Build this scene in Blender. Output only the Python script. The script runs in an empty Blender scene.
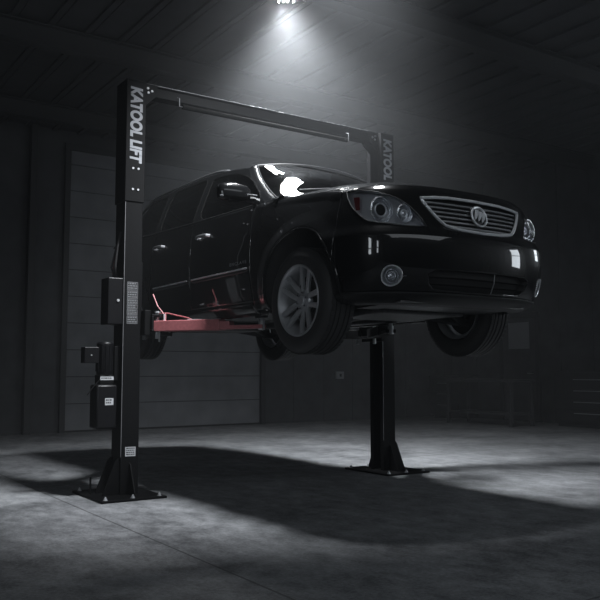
import bpy, bmesh, math, random
from mathutils import Vector, Matrix
random.seed(7)
PI = math.pi
sc = bpy.context.scene
COL = sc.collection

# ------------------------------------------------------------ materials
def pmat(name, col, rough=.5, metal=0., spec=.5, coat=0., coat_rough=.02, emit=None, es=0.):
    m = bpy.data.materials.new(name); m.use_nodes = True
    b = m.node_tree.nodes['Principled BSDF']
    b.inputs['Base Color'].default_value = (*col, 1)
    b.inputs['Roughness'].default_value = rough
    b.inputs['Metallic'].default_value = metal
    b.inputs['Specular IOR Level'].default_value = spec
    b.inputs['Coat Weight'].default_value = coat
    b.inputs['Coat Roughness'].default_value = coat_rough
    if emit:
        b.inputs['Emission Color'].default_value = (*emit, 1)
        b.inputs['Emission Strength'].default_value = es
    return m

def noise_bump(m, scale=60, strength=.1, dist=.002, colvar=0., rough=None):
    nt = m.node_tree; b = nt.nodes['Principled BSDF']
    tc = nt.nodes.new('ShaderNodeTexCoord')
    n = nt.nodes.new('ShaderNodeTexNoise'); n.inputs['Scale'].default_value = scale; n.inputs['Detail'].default_value = 6
    nt.links.new(tc.outputs['Object'], n.inputs['Vector'])
    bp = nt.nodes.new('ShaderNodeBump'); bp.inputs['Strength'].default_value = strength; bp.inputs['Distance'].default_value = dist
    nt.links.new(n.outputs['Fac'], bp.inputs['Height']); nt.links.new(bp.outputs['Normal'], b.inputs['Normal'])
    if colvar:
        c = b.inputs['Base Color'].default_value[:3]
        r = nt.nodes.new('ShaderNodeValToRGB')
        r.color_ramp.elements[0].position = .3; r.color_ramp.elements[1].position = .7
        r.color_ramp.elements[0].color = (*[v*(1-colvar) for v in c], 1)
        r.color_ramp.elements[1].color = (*[v*(1+colvar) for v in c], 1)
        nt.links.new(n.outputs['Fac'], r.inputs['Fac']); nt.links.new(r.outputs['Color'], b.inputs['Base Color'])
    return m

M = {}
M['paint'] = pmat('black_car_paint', (.004, .0042, .0046), .3, 0, .08, 1., .012)
M['trim'] = noise_bump(pmat('dark_plastic', (.02, .021, .023), .45), 300, .15)
M['valance'] = pmat('grey_valance_plastic', (.010, .0105, .011), .55, 0, .25)
M['rubber'] = noise_bump(pmat('tyre_rubber', (.022, .022, .023), .62), 200, .2)
M['alloy'] = pmat('alloy_wheel', (.46, .47, .49), .42, .6)
M['alloy_dark'] = pmat('brake_iron', (.10, .10, .10), .5, .8)
M['chrome'] = pmat('chrome', (.75, .76, .78), .1, 1.)
M['satin'] = pmat('satin_bright_trim', (.5, .51, .53), .36, .85)
M['black_hole'] = pmat('liner_black', (.008, .008, .009), .8)
M['under'] = noise_bump(pmat('underbody_metal', (.045, .046, .048), .5, .5), 30, .3, .01, .3)
M['lift'] = noise_bump(pmat('lift_black_powder_coat', (.003, .0031, .0036), .55, 0, .12), 120, .12, .001)
M['liftrail'] = pmat('lift_pale_grey', (.22, .225, .235), .4, .4)  # pale grey of strips and hangers; on the beam it paints a highlight
M['red'] = noise_bump(pmat('red_lift_arm_paint', (.40, .13, .14), .5), 40, .1, .002, .12)
M['steel'] = pmat('bare_steel', (.5, .51, .53), .4, .4)
M['sticker'] = pmat('sticker_grey', (.15, .155, .165), .6)
M['bright'] = pmat('bright_trim', (.8, .82, .85), .3, .55)
M['label_white'] = pmat('label_pale', (.42, .43, .45), .6)
M['label_black'] = pmat('label_black', (.015, .015, .016), .6)
M['logo'] = pmat('logo_pale_grey', (.30, .31, .335), .55)
M['amber'] = pmat('red_marker', (.13, .012, .016), .4)
M['seat'] = pmat('interior_dark', (.03, .03, .032), .8)
M['sock'] = pmat('power_unit_black', (.005, .005, .006), .4, 0, .25)

M['seal'] = pmat('window_seal_rubber', (.005, .005, .005), .9, 0, .05)
def glass_mat(name, tint, ior=1.5, refl=1.0):
    m = bpy.data.materials.new(name); m.use_nodes = True
    nt = m.node_tree; nt.nodes.clear()
    o = nt.nodes.new('ShaderNodeOutputMaterial'); mx = nt.nodes.new('ShaderNodeMixShader')
    t = nt.nodes.new('ShaderNodeBsdfTransparent'); t.inputs[0].default_value = (*tint, 1)
    g = nt.nodes.new('ShaderNodeBsdfGlossy'); g.inputs['Roughness'].default_value = .01; g.inputs[0].default_value = (refl, refl, refl, 1)
    f = nt.nodes.new('ShaderNodeFresnel'); f.inputs['IOR'].default_value = ior
    nt.links.new(f.outputs[0], mx.inputs[0]); nt.links.new(t.outputs[0], mx.inputs[1]); nt.links.new(g.outputs[0], mx.inputs[2])
    nt.links.new(mx.outputs[0], o.inputs['Surface'])
    return m
M['glass'] = glass_mat('tinted_glass', (.25, .27, .28))
M['glass_dark'] = glass_mat('privacy_glass', (.08, .085, .09))
M['lens'] = glass_mat('clear_lens', (.92, .93, .95), 1.35)

# ------------------------------------------------------------ helpers
def finish(name, bm, mat, parent=None, smooth=True, angle=35, solid=0, bevel=0):
    me = bpy.data.meshes.new(name); bm.normal_update(); bm.to_mesh(me); bm.free()
    me.materials.append(M[mat] if isinstance(mat, str) else mat)
    if smooth:
        me.polygons.foreach_set('use_smooth', [True]*len(me.polygons))
        me.set_sharp_from_angle(angle=math.radians(angle))
    o = bpy.data.objects.new(name, me); COL.objects.link(o)
    if parent: o.parent = parent
    if solid:
        s = o.modifiers.new('t', 'SOLIDIFY'); s.thickness = solid; s.offset = -1
    if bevel:
        b = o.modifiers.new('b', 'BEVEL'); b.width = bevel; b.segments = 2; b.limit_method = 'ANGLE'; b.angle_limit = math.radians(40)
    return o

def tag(o, label, cat=None, group=None, kind=None):
    if label: o['label'] = label
    if cat: o['category'] = cat
    if group: o['group'] = group
    if kind: o['kind'] = kind
    return o
def struct(o): o['kind'] = 'structure'; return o
def empty(name, loc=(0, 0, 0), rz=0, parent=None):
    o = bpy.data.objects.new(name, None); COL.objects.link(o); o.location = loc; o.rotation_euler = (0, 0, rz)
    o.empty_display_size = .1
    if parent: o.parent = parent
    return o

def box(bm, x0, x1, y0, y1, z0, z1, rot=None, piv=None):
    vs = [bm.verts.new((x, y, z)) for x in (x0, x1) for y in (y0, y1) for z in (z0, z1)]
    for f in ((0, 1, 3, 2), (4, 6, 7, 5), (0, 4, 5, 1), (2, 3, 7, 6), (0, 2, 6, 4), (1, 5, 7, 3)):
        bm.faces.new([vs[i] for i in f])
    if rot is not None:
        p = Vector(piv) if piv else Vector(((x0+x1)/2, (y0+y1)/2, (z0+z1)/2))
        for v in vs: v.co = p + rot @ (v.co-p)
    return vs
def prism(bm, pts, d0, d1, axis='y'):
    """polygon pts (2D) extruded along axis"""
    def mk(p, d):
        return {'x': (d, p[0], p[1]), 'y': (p[0], d, p[1]), 'z': (p[0], p[1], d)}[axis]
    a = [bm.verts.new(mk(p, d0)) for p in pts]; b = [bm.verts.new(mk(p, d1)) for p in pts]
    n = len(pts)
    bm.faces.new(a); bm.faces.new(b[::-1])
    for i in range(n): bm.faces.new((a[i], b[i], b[(i+1) % n], a[(i+1) % n]))
    bmesh.ops.recalc_face_normals(bm, faces=bm.faces)
def tube(bm, pts, r, seg=8, closed=False, flat=1.0, caps=True):
    pts = [Vector(p) for p in pts]; n = len(pts); rings = []
    rr = r if isinstance(r, (list, tuple)) else [r]*n
    nrm = None
    for i, p in enumerate(pts):
        if closed: t = (pts[(i+1) % n]-pts[i-1]).normalized()
        else: t = (pts[min(i+1, n-1)]-pts[max(i-1, 0)]).normalized()
        if nrm is None:
            nrm = t.orthogonal().normalized() if abs(t.z) > .9 else (Vector((0, 0, 1))-t*t.z).normalized()
        nrm = (nrm-t*nrm.dot(t)).normalized(); bn = t.cross(nrm)
        rings.append([bm.verts.new(p+nrm*rr[i]*math.cos(2*PI*k/seg)+bn*rr[i]*flat*math.sin(2*PI*k/seg)) for k in range(seg)])
    m = n if closed else n-1
    for i in range(m):
        a, b = rings[i], rings[(i+1) % n]
        for k in range(seg): bm.faces.new((a[k], a[(k+1) % seg], b[(k+1) % seg], b[k]))
    if not closed and caps: bm.faces.new(rings[0][::-1]); bm.faces.new(rings[-1])
def lathe(bm, prof, seg=48, center=(0, 0, 0), axis='y', close=False, a0=0):
    """prof: list of (radius, along)"""
    c = Vector(center); rings = []
    for r, h in prof:
        ring = []
        for k in range(seg):
            a = 2*PI*k/seg+a0; u, v = r*math.cos(a), r*math.sin(a)
            p = {'y': (u, h, v), 'x': (h, u, v), 'z': (u, v, h)}[axis]
            ring.append(bm.verts.new(c+Vector(p)))
        rings.append(ring)
    n = len(rings)
    for i in range(n if close else n-1):
        a, b = rings[i], rings[(i+1) % n]
        for k in range(seg): bm.faces.new((a[k], a[(k+1) % seg], b[(k+1) % seg], b[k]))
    if not close:
        if prof[0][0] > 1e-6: bm.faces.new(rings[0][::-1])
        if prof[-1][0] > 1e-6: bm.faces.new(rings[-1])
    bmesh.ops.recalc_face_normals(bm, faces=bm.faces)
def B(): return bmesh.new()

def itp(t, T):
    """smooth (Hermite) interpolation of a table"""
    if t <= T[0][0]: return T[0][1]
    if t >= T[-1][0]: return T[-1][1]
    for i in range(len(T)-1):
        if t <= T[i+1][0]: break
    x0, y0 = T[i]; x1, y1 = T[i+1]; h = x1-x0
    def slope(j):
        if j == 0: return (T[1][1]-T[0][1])/(T[1][0]-T[0][0])
        if j == len(T)-1: return (T[-1][1]-T[-2][1])/(T[-1][0]-T[-2][0])
        a = (T[j][1]-T[j-1][1])/(T[j][0]-T[j-1][0]); b = (T[j+1][1]-T[j][1])/(T[j+1][0]-T[j][0])
        return 0 if a*b <= 0 else 2*a*b/(a+b)
    m0, m1 = slope(i), slope(i+1); k = (t-x0)/h
    return ((2*k**3-3*k**2+1)*y0+(k**3-2*k**2+k)*h*m0+(-2*k**3+3*k**2)*y1+(k**3-k**2)*h*m1)
def lerp(a, b, t): return a+(b-a)*t
def inside(p, poly):
    x, y = p; r = False; n = len(poly)
    for i in range(n):
        x0, y0 = poly[i]; x1, y1 = poly[i-1]
        if (y0 > y) != (y1 > y) and x < (x1-x0)*(y-y0)/(y1-y0)+x0: r = not r
    return r
def nearest(p, poly):
    best = None
    for i in range(len(poly)):
        ax, ay = poly[i-1]; bx, by = poly[i]
        dx, dy = bx-ax, by-ay; L = dx*dx+dy*dy
        t = 0 if L == 0 else max(0, min(1, ((p[0]-ax)*dx+(p[1]-ay)*dy)/L))
        q = (ax+dx*t, ay+dy*t); d = (q[0]-p[0])**2+(q[1]-p[1])**2
        if best is None or d < best[0]: best = (d, q)
    return best[1], math.sqrt(best[0])
def smooth_poly(poly, it=2):
    for _ in range(it):
        q = []
        for i in range(len(poly)):
            a, b = poly[i], poly[(i+1) % len(poly)]
            q += [(a[0]*.75+b[0]*.25, a[1]*.75+b[1]*.25), (a[0]*.25+b[0]*.75, a[1]*.25+b[1]*.75)]
        poly = q
    return poly
def patch(bm, coord, surf, nu, nv, holes=(), keep=None, flip=False):
    """grid in (p,q)=coord(i/nu,j/nv); faces in holes dropped, edge vertices snapped onto the outline; surf(p,q)->xyz"""
    P = [[coord(i/nu, j/nv) for j in range(nv+1)] for i in range(nu+1)]
    F = []
    for i in range(nu):
        for j in range(nv):
            c = (sum(P[a][b][0] for a in (i, i+1) for b in (j, j+1))/4, sum(P[a][b][1] for a in (i, i+1) for b in (j, j+1))/4)
            if any(inside(c, h) for h in holes): continue
            if keep is not None and not inside(c, keep): continue
            F.append((i, j))
    S = set(F); polys = list(holes)+([keep] if keep is not None else [])
    if polys:
        for i in range(nu+1):
            for j in range(nv+1):
                adj = [(i-a, j-b) in S for a in (0, 1) for b in (0, 1) if 0 <= i-a < nu and 0 <= j-b < nv]
                if any(adj) and not all(adj):
                    bq = min((nearest(P[i][j], h) for h in polys), key=lambda r: r[1])
                    i2 = i+1 if i < nu else i-1; j2 = j+1 if j < nv else j-1
                    cell = math.dist(P[i][j], P[i2][j])+math.dist(P[i][j], P[i][j2])
                    if bq[1] < cell: P[i][j] = bq[0]
    V = {}
    def v(i, j):
        if (i, j) not in V: V[(i, j)] = bm.verts.new(surf(*P[i][j]))
        return V[(i, j)]
    for i, j in F:
        vs = [v(i, j), v(i+1, j), v(i+1, j+1), v(i, j+1)]
        if flip: vs.reverse()
        try: bm.faces.new(vs)
        except ValueError: pass
    return bm

# ============================================================ CAMERA (all lengths in metres, lift's near column at the origin)
cam_d = bpy.data.cameras.new('camera'); cam = bpy.data.objects.new('camera', cam_d); COL.objects.link(cam)
yaw, pitch = .9754, .0873
cam.location = (-2.7296, -6.7826, 1.0911)
cam.rotation_euler = (PI/2+pitch, 0, yaw-PI/2)
cam_d.sensor_width = 36; cam_d.lens = 36*800.7/600; cam_d.clip_end = 100
sc.camera = cam

# ============================================================ ROOM
XL, XR, YB, YF, ZC = -7.0, 11.0, 7.3, -12.0, 5.4
def plain(name, x0, x1, y0, y1, z0, z1, mat):
    bm = B(); box(bm, x0, x1, y0, y1, z0, z1); return struct(finish(name, bm, mat, smooth=False))

def floor_material():
    m = pmat('worn_concrete', (.2, .205, .215), .55); nt = m.node_tree; b = nt.nodes['Principled BSDF']
    tc = nt.nodes.new('ShaderNodeTexCoord')
    def noise(scale, det, rgh, sx=1, sy=1):
        mp = nt.nodes.new('ShaderNodeMapping'); mp.inputs['Scale'].default_value = (sx, sy, 1)
        nt.links.new(tc.outputs['Object'], mp.inputs['Vector'])
        n = nt.nodes.new('ShaderNodeTexNoise'); n.inputs['Scale'].default_value = scale
        n.inputs['Detail'].default_value = det; n.inputs['Roughness'].default_value = rgh
        nt.links.new(mp.outputs['Vector'], n.inputs['Vector']); return n
    n1 = noise(1.1, 8, .65); n2 = noise(7, 12, .78, 1, .6); n3 = noise(45, 6, .8)
    def mathn(op, a, bb):
        k = nt.nodes.new('ShaderNodeMath'); k.operation = op
        for i, q in enumerate((a, bb)):
            if isinstance(q, (int, float)): k.inputs[i].default_value = q
            else: nt.links.new(q, k.inputs[i])
        return k.outputs[0]
    s = mathn('ADD', mathn('MULTIPLY', n1.outputs['Fac'], .25), mathn('ADD', mathn('MULTIPLY', n2.outputs['Fac'], .45), mathn('MULTIPLY', n3.outputs['Fac'], .30)))
    r = nt.nodes.new('ShaderNodeValToRGB')
    e = r.color_ramp.elements; e[0].position = .425; e[0].color = (.075, .078, .083, 1); e[1].position = .58; e[1].color = (.29, .298, .31, 1)
    nt.links.new(s, r.inputs['Fac'])
    # saw-cut joints: a wide slab grid
    br = nt.nodes.new('ShaderNodeTexBrick'); br.offset = 0; br.squash = 1
    br.inputs['Scale'].default_value = 1; br.inputs['Brick Width'].default_value = 5.2; br.inputs['Row Height'].default_value = 5.2
    br.inputs['Mortar Size'].default_value = .009; br.inputs['Mortar Smooth'].default_value = .3
    br.inputs['Color1'].default_value = (1, 1, 1, 1); br.inputs['Color2'].default_value = (1, 1, 1, 1); br.inputs['Mortar'].default_value = (.35, .35, .35, 1)
    mp = nt.nodes.new('ShaderNodeMapping'); mp.inputs['Location'].default_value = (.55, 4.3, 0); mp.inputs['Rotation'].default_value = (0, 0, 0)
    nt.links.new(tc.outputs['Object'], mp.inputs['Vector']); nt.links.new(mp.outputs['Vector'], br.inputs['Vector'])
    mx = nt.nodes.new('ShaderNodeMix'); mx.data_type = 'RGBA'; mx.blend_type = 'MULTIPLY'; mx.inputs['Factor'].default_value = 1
    nt.links.new(r.outputs['Color'], mx.inputs['A']); nt.links.new(br.outputs['Color'], mx.inputs['B'])
    nt.links.new(mx.outputs['Result'], b.inputs['Base Color'])
    rr = nt.nodes.new('ShaderNodeMapRange'); rr.inputs['To Min'].default_value = .42; rr.inputs['To Max'].default_value = .75
    nt.links.new(n2.outputs['Fac'], rr.inputs['Value']); nt.links.new(rr.outputs[0], b.inputs['Roughness'])
    bp = nt.nodes.new('ShaderNodeBump'); bp.inputs['Strength'].default_value = .35; bp.inputs['Distance'].default_value = .02
    nt.links.new(s, bp.inputs['Height']); nt.links.new(bp.outputs['Normal'], b.inputs['Normal'])
    return m
M['floor'] = floor_material()
M['wall'] = noise_bump(pmat('painted_sheet_wall', (.05, .052, .057), .7), 3, .2, .01, .25)
M['ceil'] = noise_bump(pmat('ribbed_metal_ceiling', (.035, .036, .04), .6, .1), 4, .1, .01, .2)
M['beam'] = pmat('ceiling_beam_paint', (.022, .023, .025), .7)
M['rolldoor'] = noise_bump(pmat('sectional_door_paint', (.17, .176, .19), .6), 2, .1, .01, .18)
M['dark'] = noise_bump(pmat('dark_cabinet', (.018, .019, .021), .6), 8, .1, .01, .2)
M['frame'] = pmat('dark_frame', (.03, .031, .034), .6)
M['pane'] = pmat('frosted_pane', (.30, .31, .33), .35)

plain('floor', XL, XR, YF, YB, -.1, 0, 'floor')
# back wall with the sectional door's opening
D0, D1, DH = 1.74, 5.86, 5.05
bm = B(); box(bm, XL, D0, YB, YB+.2, 0, ZC+.3); box(bm, D1, XR, YB, YB+.2, 0, ZC+.3); box(bm, D0, D1, YB, YB+.2, DH, ZC+.3)
x = XL+.4
while x < XR:      # pressed seams of the sheeting
    if not (D0-.15 < x < D1+.15): box(bm, x-.015, x+.015, YB-.02, YB, 0, ZC)
    x += .78
struct(finish('wall_back', bm, 'wall', smooth=False))
bm = B(); box(bm, XR, XR+.2, YF, YB, 0, ZC+.3)
y = YF+.3
while y < YB: box(bm, XR-.02, XR, y-.015, y+.015, 0, ZC); y += .78
struct(finish('wall_right', bm, 'wall', smooth=False))
# ribbed ceiling
bm = B(); box(bm, XL, XR, YF, YB, ZC, ZC+.15)
x = XL+.2
while x < XR:
    box(bm, x-.035, x+.035, YF, YB, ZC-.035, ZC)
    box(bm, x+.07, x+.085, YF, YB, ZC-.015, ZC)
    x += .46
struct(finish('ceiling', bm, 'ceil', smooth=False))
for n, yb in ((1, 3.0), (2, .05), (3, -2.9), (4, 5.95)):
    bm = B()
    box(bm, XL, XR, yb-.09, yb+.09, ZC-.30, ZC-.285); box(bm, XL, XR, yb-.012, yb+.012, ZC-.285, ZC-.036); box(bm, XL, XR, yb-.09, yb+.09, ZC-.05, ZC-.036)
    struct(finish('trim_%d' % n, bm, 'beam', smooth=False))
# pilasters left of the door
for n, x in ((5, 1.12), (6, .35), (7, -.9)):
    bm = B(); box(bm, x-.06, x+.06, YB-.16, YB, 0, ZC-.01); struct(finish('trim_%d' % n, bm, 'frame', smooth=False, bevel=.008))

# sectional door
dr = empty('door_1', ((D0+D1)/2, YB, 0)); struct(dr)
W2 = (D1-D0)/2; ph = .478
bm = B(); k = 0; z = .01
while z < DH:
    z1 = min(z+ph, DH)
    box(bm, -W2, W2, 0, .05, z+.014, z1)
    z += ph
struct(finish('door_panel', bm, 'rolldoor', dr, smooth=False))
bm = B(); box(bm, -W2, W2, .03, .06, 0, DH); struct(finish('door_backing', bm, 'frame', dr, smooth=False))
bm = B()
for s in (-1, 1): box(bm, s*(W2)-.05, s*(W2)+.05, -.09, .0, 0, DH+.02)
box(bm, -W2-.05, W2+.05, -.05, 0, DH, DH+.12)
struct(finish('door_track', bm, 'frame', dr, smooth=False, bevel=.005))
bm = B(); box(bm, -W2+.06, W2-.06, -.015, .05, 0, .03); struct(finish('door_seal', bm, 'rubber', dr, smooth=False))

# personnel door with pane on the right wall
d2 = empty('door_2', (XR, 4.95, 0)); struct(d2)
bm = B(); box(bm, -.04, -.021, -.44, .44, .02, 2.2); struct(finish('door_leaf', bm, 'wall', d2, smooth=False))
bm = B()
box(bm, -.07, 0, -.55, -.45, 0, 2.33); box(bm, -.07, 0, .45, .55, 0, 2.33); box(bm, -.07, 0, -.45, .45, 2.22, 2.33)
struct(finish('door_frame', bm, 'frame', d2, smooth=False, bevel=.006))
bm = B(); box(bm, -.055, -.041, -.28, .28, 1.55, 2.12); struct(finish('window_pane', bm, 'pane', d2, smooth=False))
bm = B(); tube(bm, [(-.041, -.37, 1.02), (-.10, -.37, 1.02), (-.10, -.26, 1.02)], .012); struct(finish('door_handle', bm, 'steel', d2))

# work bench, cabinets along the right wall
def cabinet(name, x, y, w, d, h, label, drawers, cat='cabinet', top=True, z0=0):
    r = empty(name, (x, y, z0)); tag(r, label, cat)
    bm = B(); box(bm, -d, 0, -w/2, w/2, .08, h); box(bm, -d+.05, 0, -w/2+.04, w/2-.04, 0, .08); finish('body', bm, 'dark', r, smooth=False, bevel=.006)
    n = drawers
    for i in range(n):
        a = .12+(h-.18)*i/n; b = .12+(h-.18)*(i+1)/n-.02
        bm = B(); box(bm, -d-.02, -d, -w/2+.03, w/2-.03, a, b); dw = finish('drawer', bm, 'dark', r, smooth=False, bevel=.004)
        bm = B(); tube(bm, [(-d-.02, -w*.2, b-.05), (-d-.045, -w*.2, b-.05), (-d-.045, w*.2, b-.05), (-d-.02, w*.2, b-.05)], .007, 6); finish('handle', bm, 'steel', dw)
    if top:
        bm = B(); box(bm, -d-.03, 0, -w/2-.01, w/2+.01, h, h+.04); finish('worktop', bm, 'frame', r, smooth=False, bevel=.004)
    return r
cabinet('tool_cabinet', XR-.03, 2.75, 1.6, .65, 1.04, 'long dark tool cabinet low against the right wall, nearest the camera', 4)
cabinet('tool_cabinet', XR-.03, 6.65, .95, .6, .92, 'narrow dark tool cabinet in the far corner beyond the panelled door', 3)
wb = empty('work_bench', (XR-.03, 4.9-.95, 0))
wb.location = (9.6, 4.6, 0)
tag(wb, 'dark steel work bench standing in front of the door with a pane', 'bench')
bm = B(); box(bm, -.35, .35, -.9, .9, .86, .91); finish('bench_top', bm, 'frame', wb, smooth=False, bevel=.005)
for sx in (-.3, .3):
    for sy in (-.84, .84):
        bm = B(); box(bm, sx-.03, sx+.03, sy-.03, sy+.03, 0, .86); finish('leg', bm, 'frame', wb, smooth=False)
bm = B(); box(bm, -.32, .32, -.86, .86, .22, .25); finish('shelf', bm, 'frame', wb, smooth=False)
# electrical box on the back wall
eb = empty('electrical_box', (7.82, YB-.021, .98)); tag(eb, 'small grey electrical box on the back wall right of the sectional door', 'box')
bm = B(); box(bm, -.10, .10, -.06, 0, -.08, .08); finish('housing', bm, 'pane', eb, smooth=False, bevel=.006)
bm = B(); box(bm, -.02, .02, -.075, -.06, -.03, .03); finish('switch', bm, 'frame', eb, smooth=False)

# ============================================================ TEXT
def text_mesh(s, size, offset=0., shear=0., spacing=1.0, extr=.0015):
    cu = bpy.data.curves.new('t', 'FONT'); cu.body = s; cu.size = size; cu.offset = offset; cu.shear = shear
    cu.space_character = spacing; cu.extrude = extr; cu.align_x = 'CENTER'; cu.align_y = 'CENTER'
    o = bpy.data.objects.new('t', cu); COL.objects.link(o)
    bpy.context.view_layer.update()
    dg = bpy.context.evaluated_depsgraph_get()
    me = bpy.data.meshes.new_from_object(o.evaluated_get(dg))
    bpy.data.objects.remove(o); bpy.data.curves.remove(cu)
    return me
def put_text(name, s, w, h, loc, xdir, up, mat, parent, offset=0., shear=0., spacing=1., extr=.001):
    """fit the lettering into w x h; xdir = reading direction, up = top of the letters"""
    me = text_mesh(s, 1, offset, shear, spacing, extr)
    xs = [v.co.x for v in me.vertices]; ys = [v.co.y for v in me.vertices]
    cx, cy, sx, sy = (min(xs)+max(xs))/2, (min(ys)+max(ys))/2, w/(max(xs)-min(xs)), h/(max(ys)-min(ys))
    X = Vector(xdir).normalized(); U = Vector(up).normalized(); N = X.cross(U)
    L = Vector(loc)
    for v in me.vertices:
        v.co = L+X*((v.co.x-cx)*sx)+U*((v.co.y-cy)*sy)+N*v.co.z
    me.materials.clear(); me.materials.append(M[mat])
    me.name = name
    o = bpy.data.objects.new(name, me); COL.objects.link(o); o.parent = parent
    return o

# ============================================================ TWO-POST LIFT
LX = 2.952
lift = empty('two_post_lift', (0, 0, 0))
tag(lift, 'tall black two-post lift with overhead beam and red swing arm, holding up the car', 'car lift')
def column(X, s):
    """s=+1: channel opens to +X (near column); s=-1 opens to -X"""
    bm = B()
    def chan(hx, hy, z0, z1, t=.012, lip=.055):
        pts = [(-hx, -hy), (hx, -hy), (hx, -hy+lip), (hx-t, -hy+lip), (hx-t, -hy+t), (-hx+t, -hy+t), (-hx+t, hy-t), (hx-t, hy-t), (hx-t, hy-lip), (hx, hy-lip), (hx, hy), (-hx, hy)]
        if s < 0: pts = [(-a, b) for a, b in pts][::-1]
        prism(bm, [(X+a, b) for a, b in pts], z0, z1, 'z')
    chan(.082, .112, .02, 2.66)
    c = finish('column', bm, 'lift', lift, smooth=False, bevel=.004)
    bm = B(); chan(.092, .122, 2.59, 3.70)
    box(bm, X-.094, X+.094, -.124, .124, 3.69, 3.705)
    finish('column_extension', bm, 'lift', c, smooth=False, bevel=.004)
    # base plate
    bm = B(); x0, x1 = (X-.34, X+.24) if s > 0 else (X-.24, X+.34)
    box(bm, x0, x1, -.37, .37, 0, .02); finish('base_plate', bm, 'lift', c, smooth=False, bevel=.003)
    for bx in (x0+.05, (x0+x1)/2, x1-.05):
        for by in (-.32, .32):
            bm = B(); lathe(bm, [(.021, .02), (.020, .024), (.014, .024), (.014, .036), (.008, .036), (.008, .048), (0, .049)], 6, (bx, by, 0), 'z'); finish('anchor_bolt', bm, 'steel', c, angle=20)
    # one bolt has its long stud left on
    bm = B(); lathe(bm, [(.009, .02), (.009, .16), (0, .163)], 8, (X-s*.27, .10, 0), 'z'); finish('anchor_stud', bm, 'lift', c)
    g = lambda n, fn: finish('gusset', fn, 'lift', c, smooth=False, bevel=.002)
    for yy in (-.085, .085):
        bm = B(); a = -s
        prism(bm, [(X+a*.081, .02), (X+a*.235, .02), (X+a*.225, .05), (X+a*.125, .30), (X+a*.10, .33), (X+a*.081, .33)], yy-.006, yy+.006, 'y'); g('g', bm)
    for sy in (-1, 1):
        bm = B(); prism(bm, [(sy*.111, .02), (sy*.25, .02), (sy*.24, .05), (sy*.14, .27), (sy*.111, .29)], X-.006, X+.006, 'x'); g('g', bm)
    # paler strip along the front corner
    bm = B(); box(bm, X-.0835, X-.0795, -.1135, -.1105, .34, 2.585); finish('corner_edge', bm, 'liftrail', c, smooth=False)
    # bolts of the extension
    for z in (2.70, 2.89):
        for dx in (-.022, .028):
            bm = B(); lathe(bm, [(.011, -.1225), (.011, -.130), (0, -.130)], 6, (X+dx, 0, z), 'y'); finish('bolt', bm, 'steel', c, angle=20)
    # lettering runs down the front face
    put_text('lettering', 'KATOOL LIFT', 0.70, .118, (X+.002, -.1235, 3.29), (0, 0, -1), (1, 0, 0), 'logo', c, .045, .10, .98)
    return c
colN = column(0, 1); colF = column(LX, -1)
# crossbeam
bm = B(); h = .10
for a, b in ((3.605, 3.615), (3.702, 3.715)): box(bm, .10, LX-.10, -.06, .06, a, b)
box(bm, .10, LX-.10, .035, .045, 3.61, 3.71)
box(bm, .10, LX-.10, -.045, -.035, 3.61, 3.71)
beam = finish('crossbeam', bm, 'lift', lift, smooth=False, bevel=.003)
bm = B(); tube(bm, [(.10, -.06, 3.715), (LX-.10, -.06, 3.715)], .004, 6); finish('beam_highlight', bm, 'liftrail', beam)  # pale strip: lamp's highlight along the beam's top edge, put in as colour
for X, s in ((0, 1), (LX, -1)):
    for yy in (.062, -.068):
        bm = B()
        prism(bm, [(X+s*.085, 3.50), (X+s*.10, 3.50), (X+s*.21, 3.60), (X+s*.23, 3.715), (X+s*.085, 3.715)], yy, yy+.007, 'y')
        br = finish('beam_bracket', bm, 'lift', beam, smooth=False, bevel=.002)
    for bx, bz in ((.13, 3.67), (.135, 3.63), (.17, 3.65)):
        bm = B(); lathe(bm, [(.012, -.068), (.012, -.077), (0, -.077)], 6, (X+s*bx, 0, bz), 'y'); finish('bolt', bm, 'steel', br, angle=20)
# padded overhead shut-off bar
bm = B(); tube(bm, [(.46, -.11, 3.545), (2.40, -.11, 3.545)], .022, 12); bar = finish('shutoff_bar', bm, 'seal', beam)
for X in (.43, 2.42):
    bm = B(); tube(bm, [(X, -.06, 3.64), (X, -.11, 3.62), (X, -.11, 3.545), (X+(.04 if X < 1 else -.04), -.11, 3.545)], .0055, 6)
    finish('bar_hanger', bm, 'liftrail', beam)

# carriages
def carriage(X, s):
    bm = B()
    def bx(a, b, *r): box(bm, min(X+s*a, X+s*b), max(X+s*a, X+s*b), *r)
    bx(-.06, .10, -.09, .09, 1.40, 2.05)
    bx(.095, .15, -.17, .17, 1.40, 1.62)
    bx(.15, .27, -.20, .20, 1.565, 1.585); bx(.15, .27, -.20, .20, 1.43, 1.45); bx(.15, .17, -.20, .20, 1.45, 1.565)
    c = finish('carriage', bm, 'lift', lift, smooth=False, bevel=.004)
    for sy in (-1, 1):
        bm = B(); lathe(bm, [(.018, 1.37), (.018, 1.60), (.026, 1.60), (.026, 1.615), (0, 1.615)], 12, (X+s*.225, sy*.145, 0), 'z'); finish('arm_pin', bm, 'steel', c)
    return c
carN = carriage(0, 1); carF = carriage(LX, -1)
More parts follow.
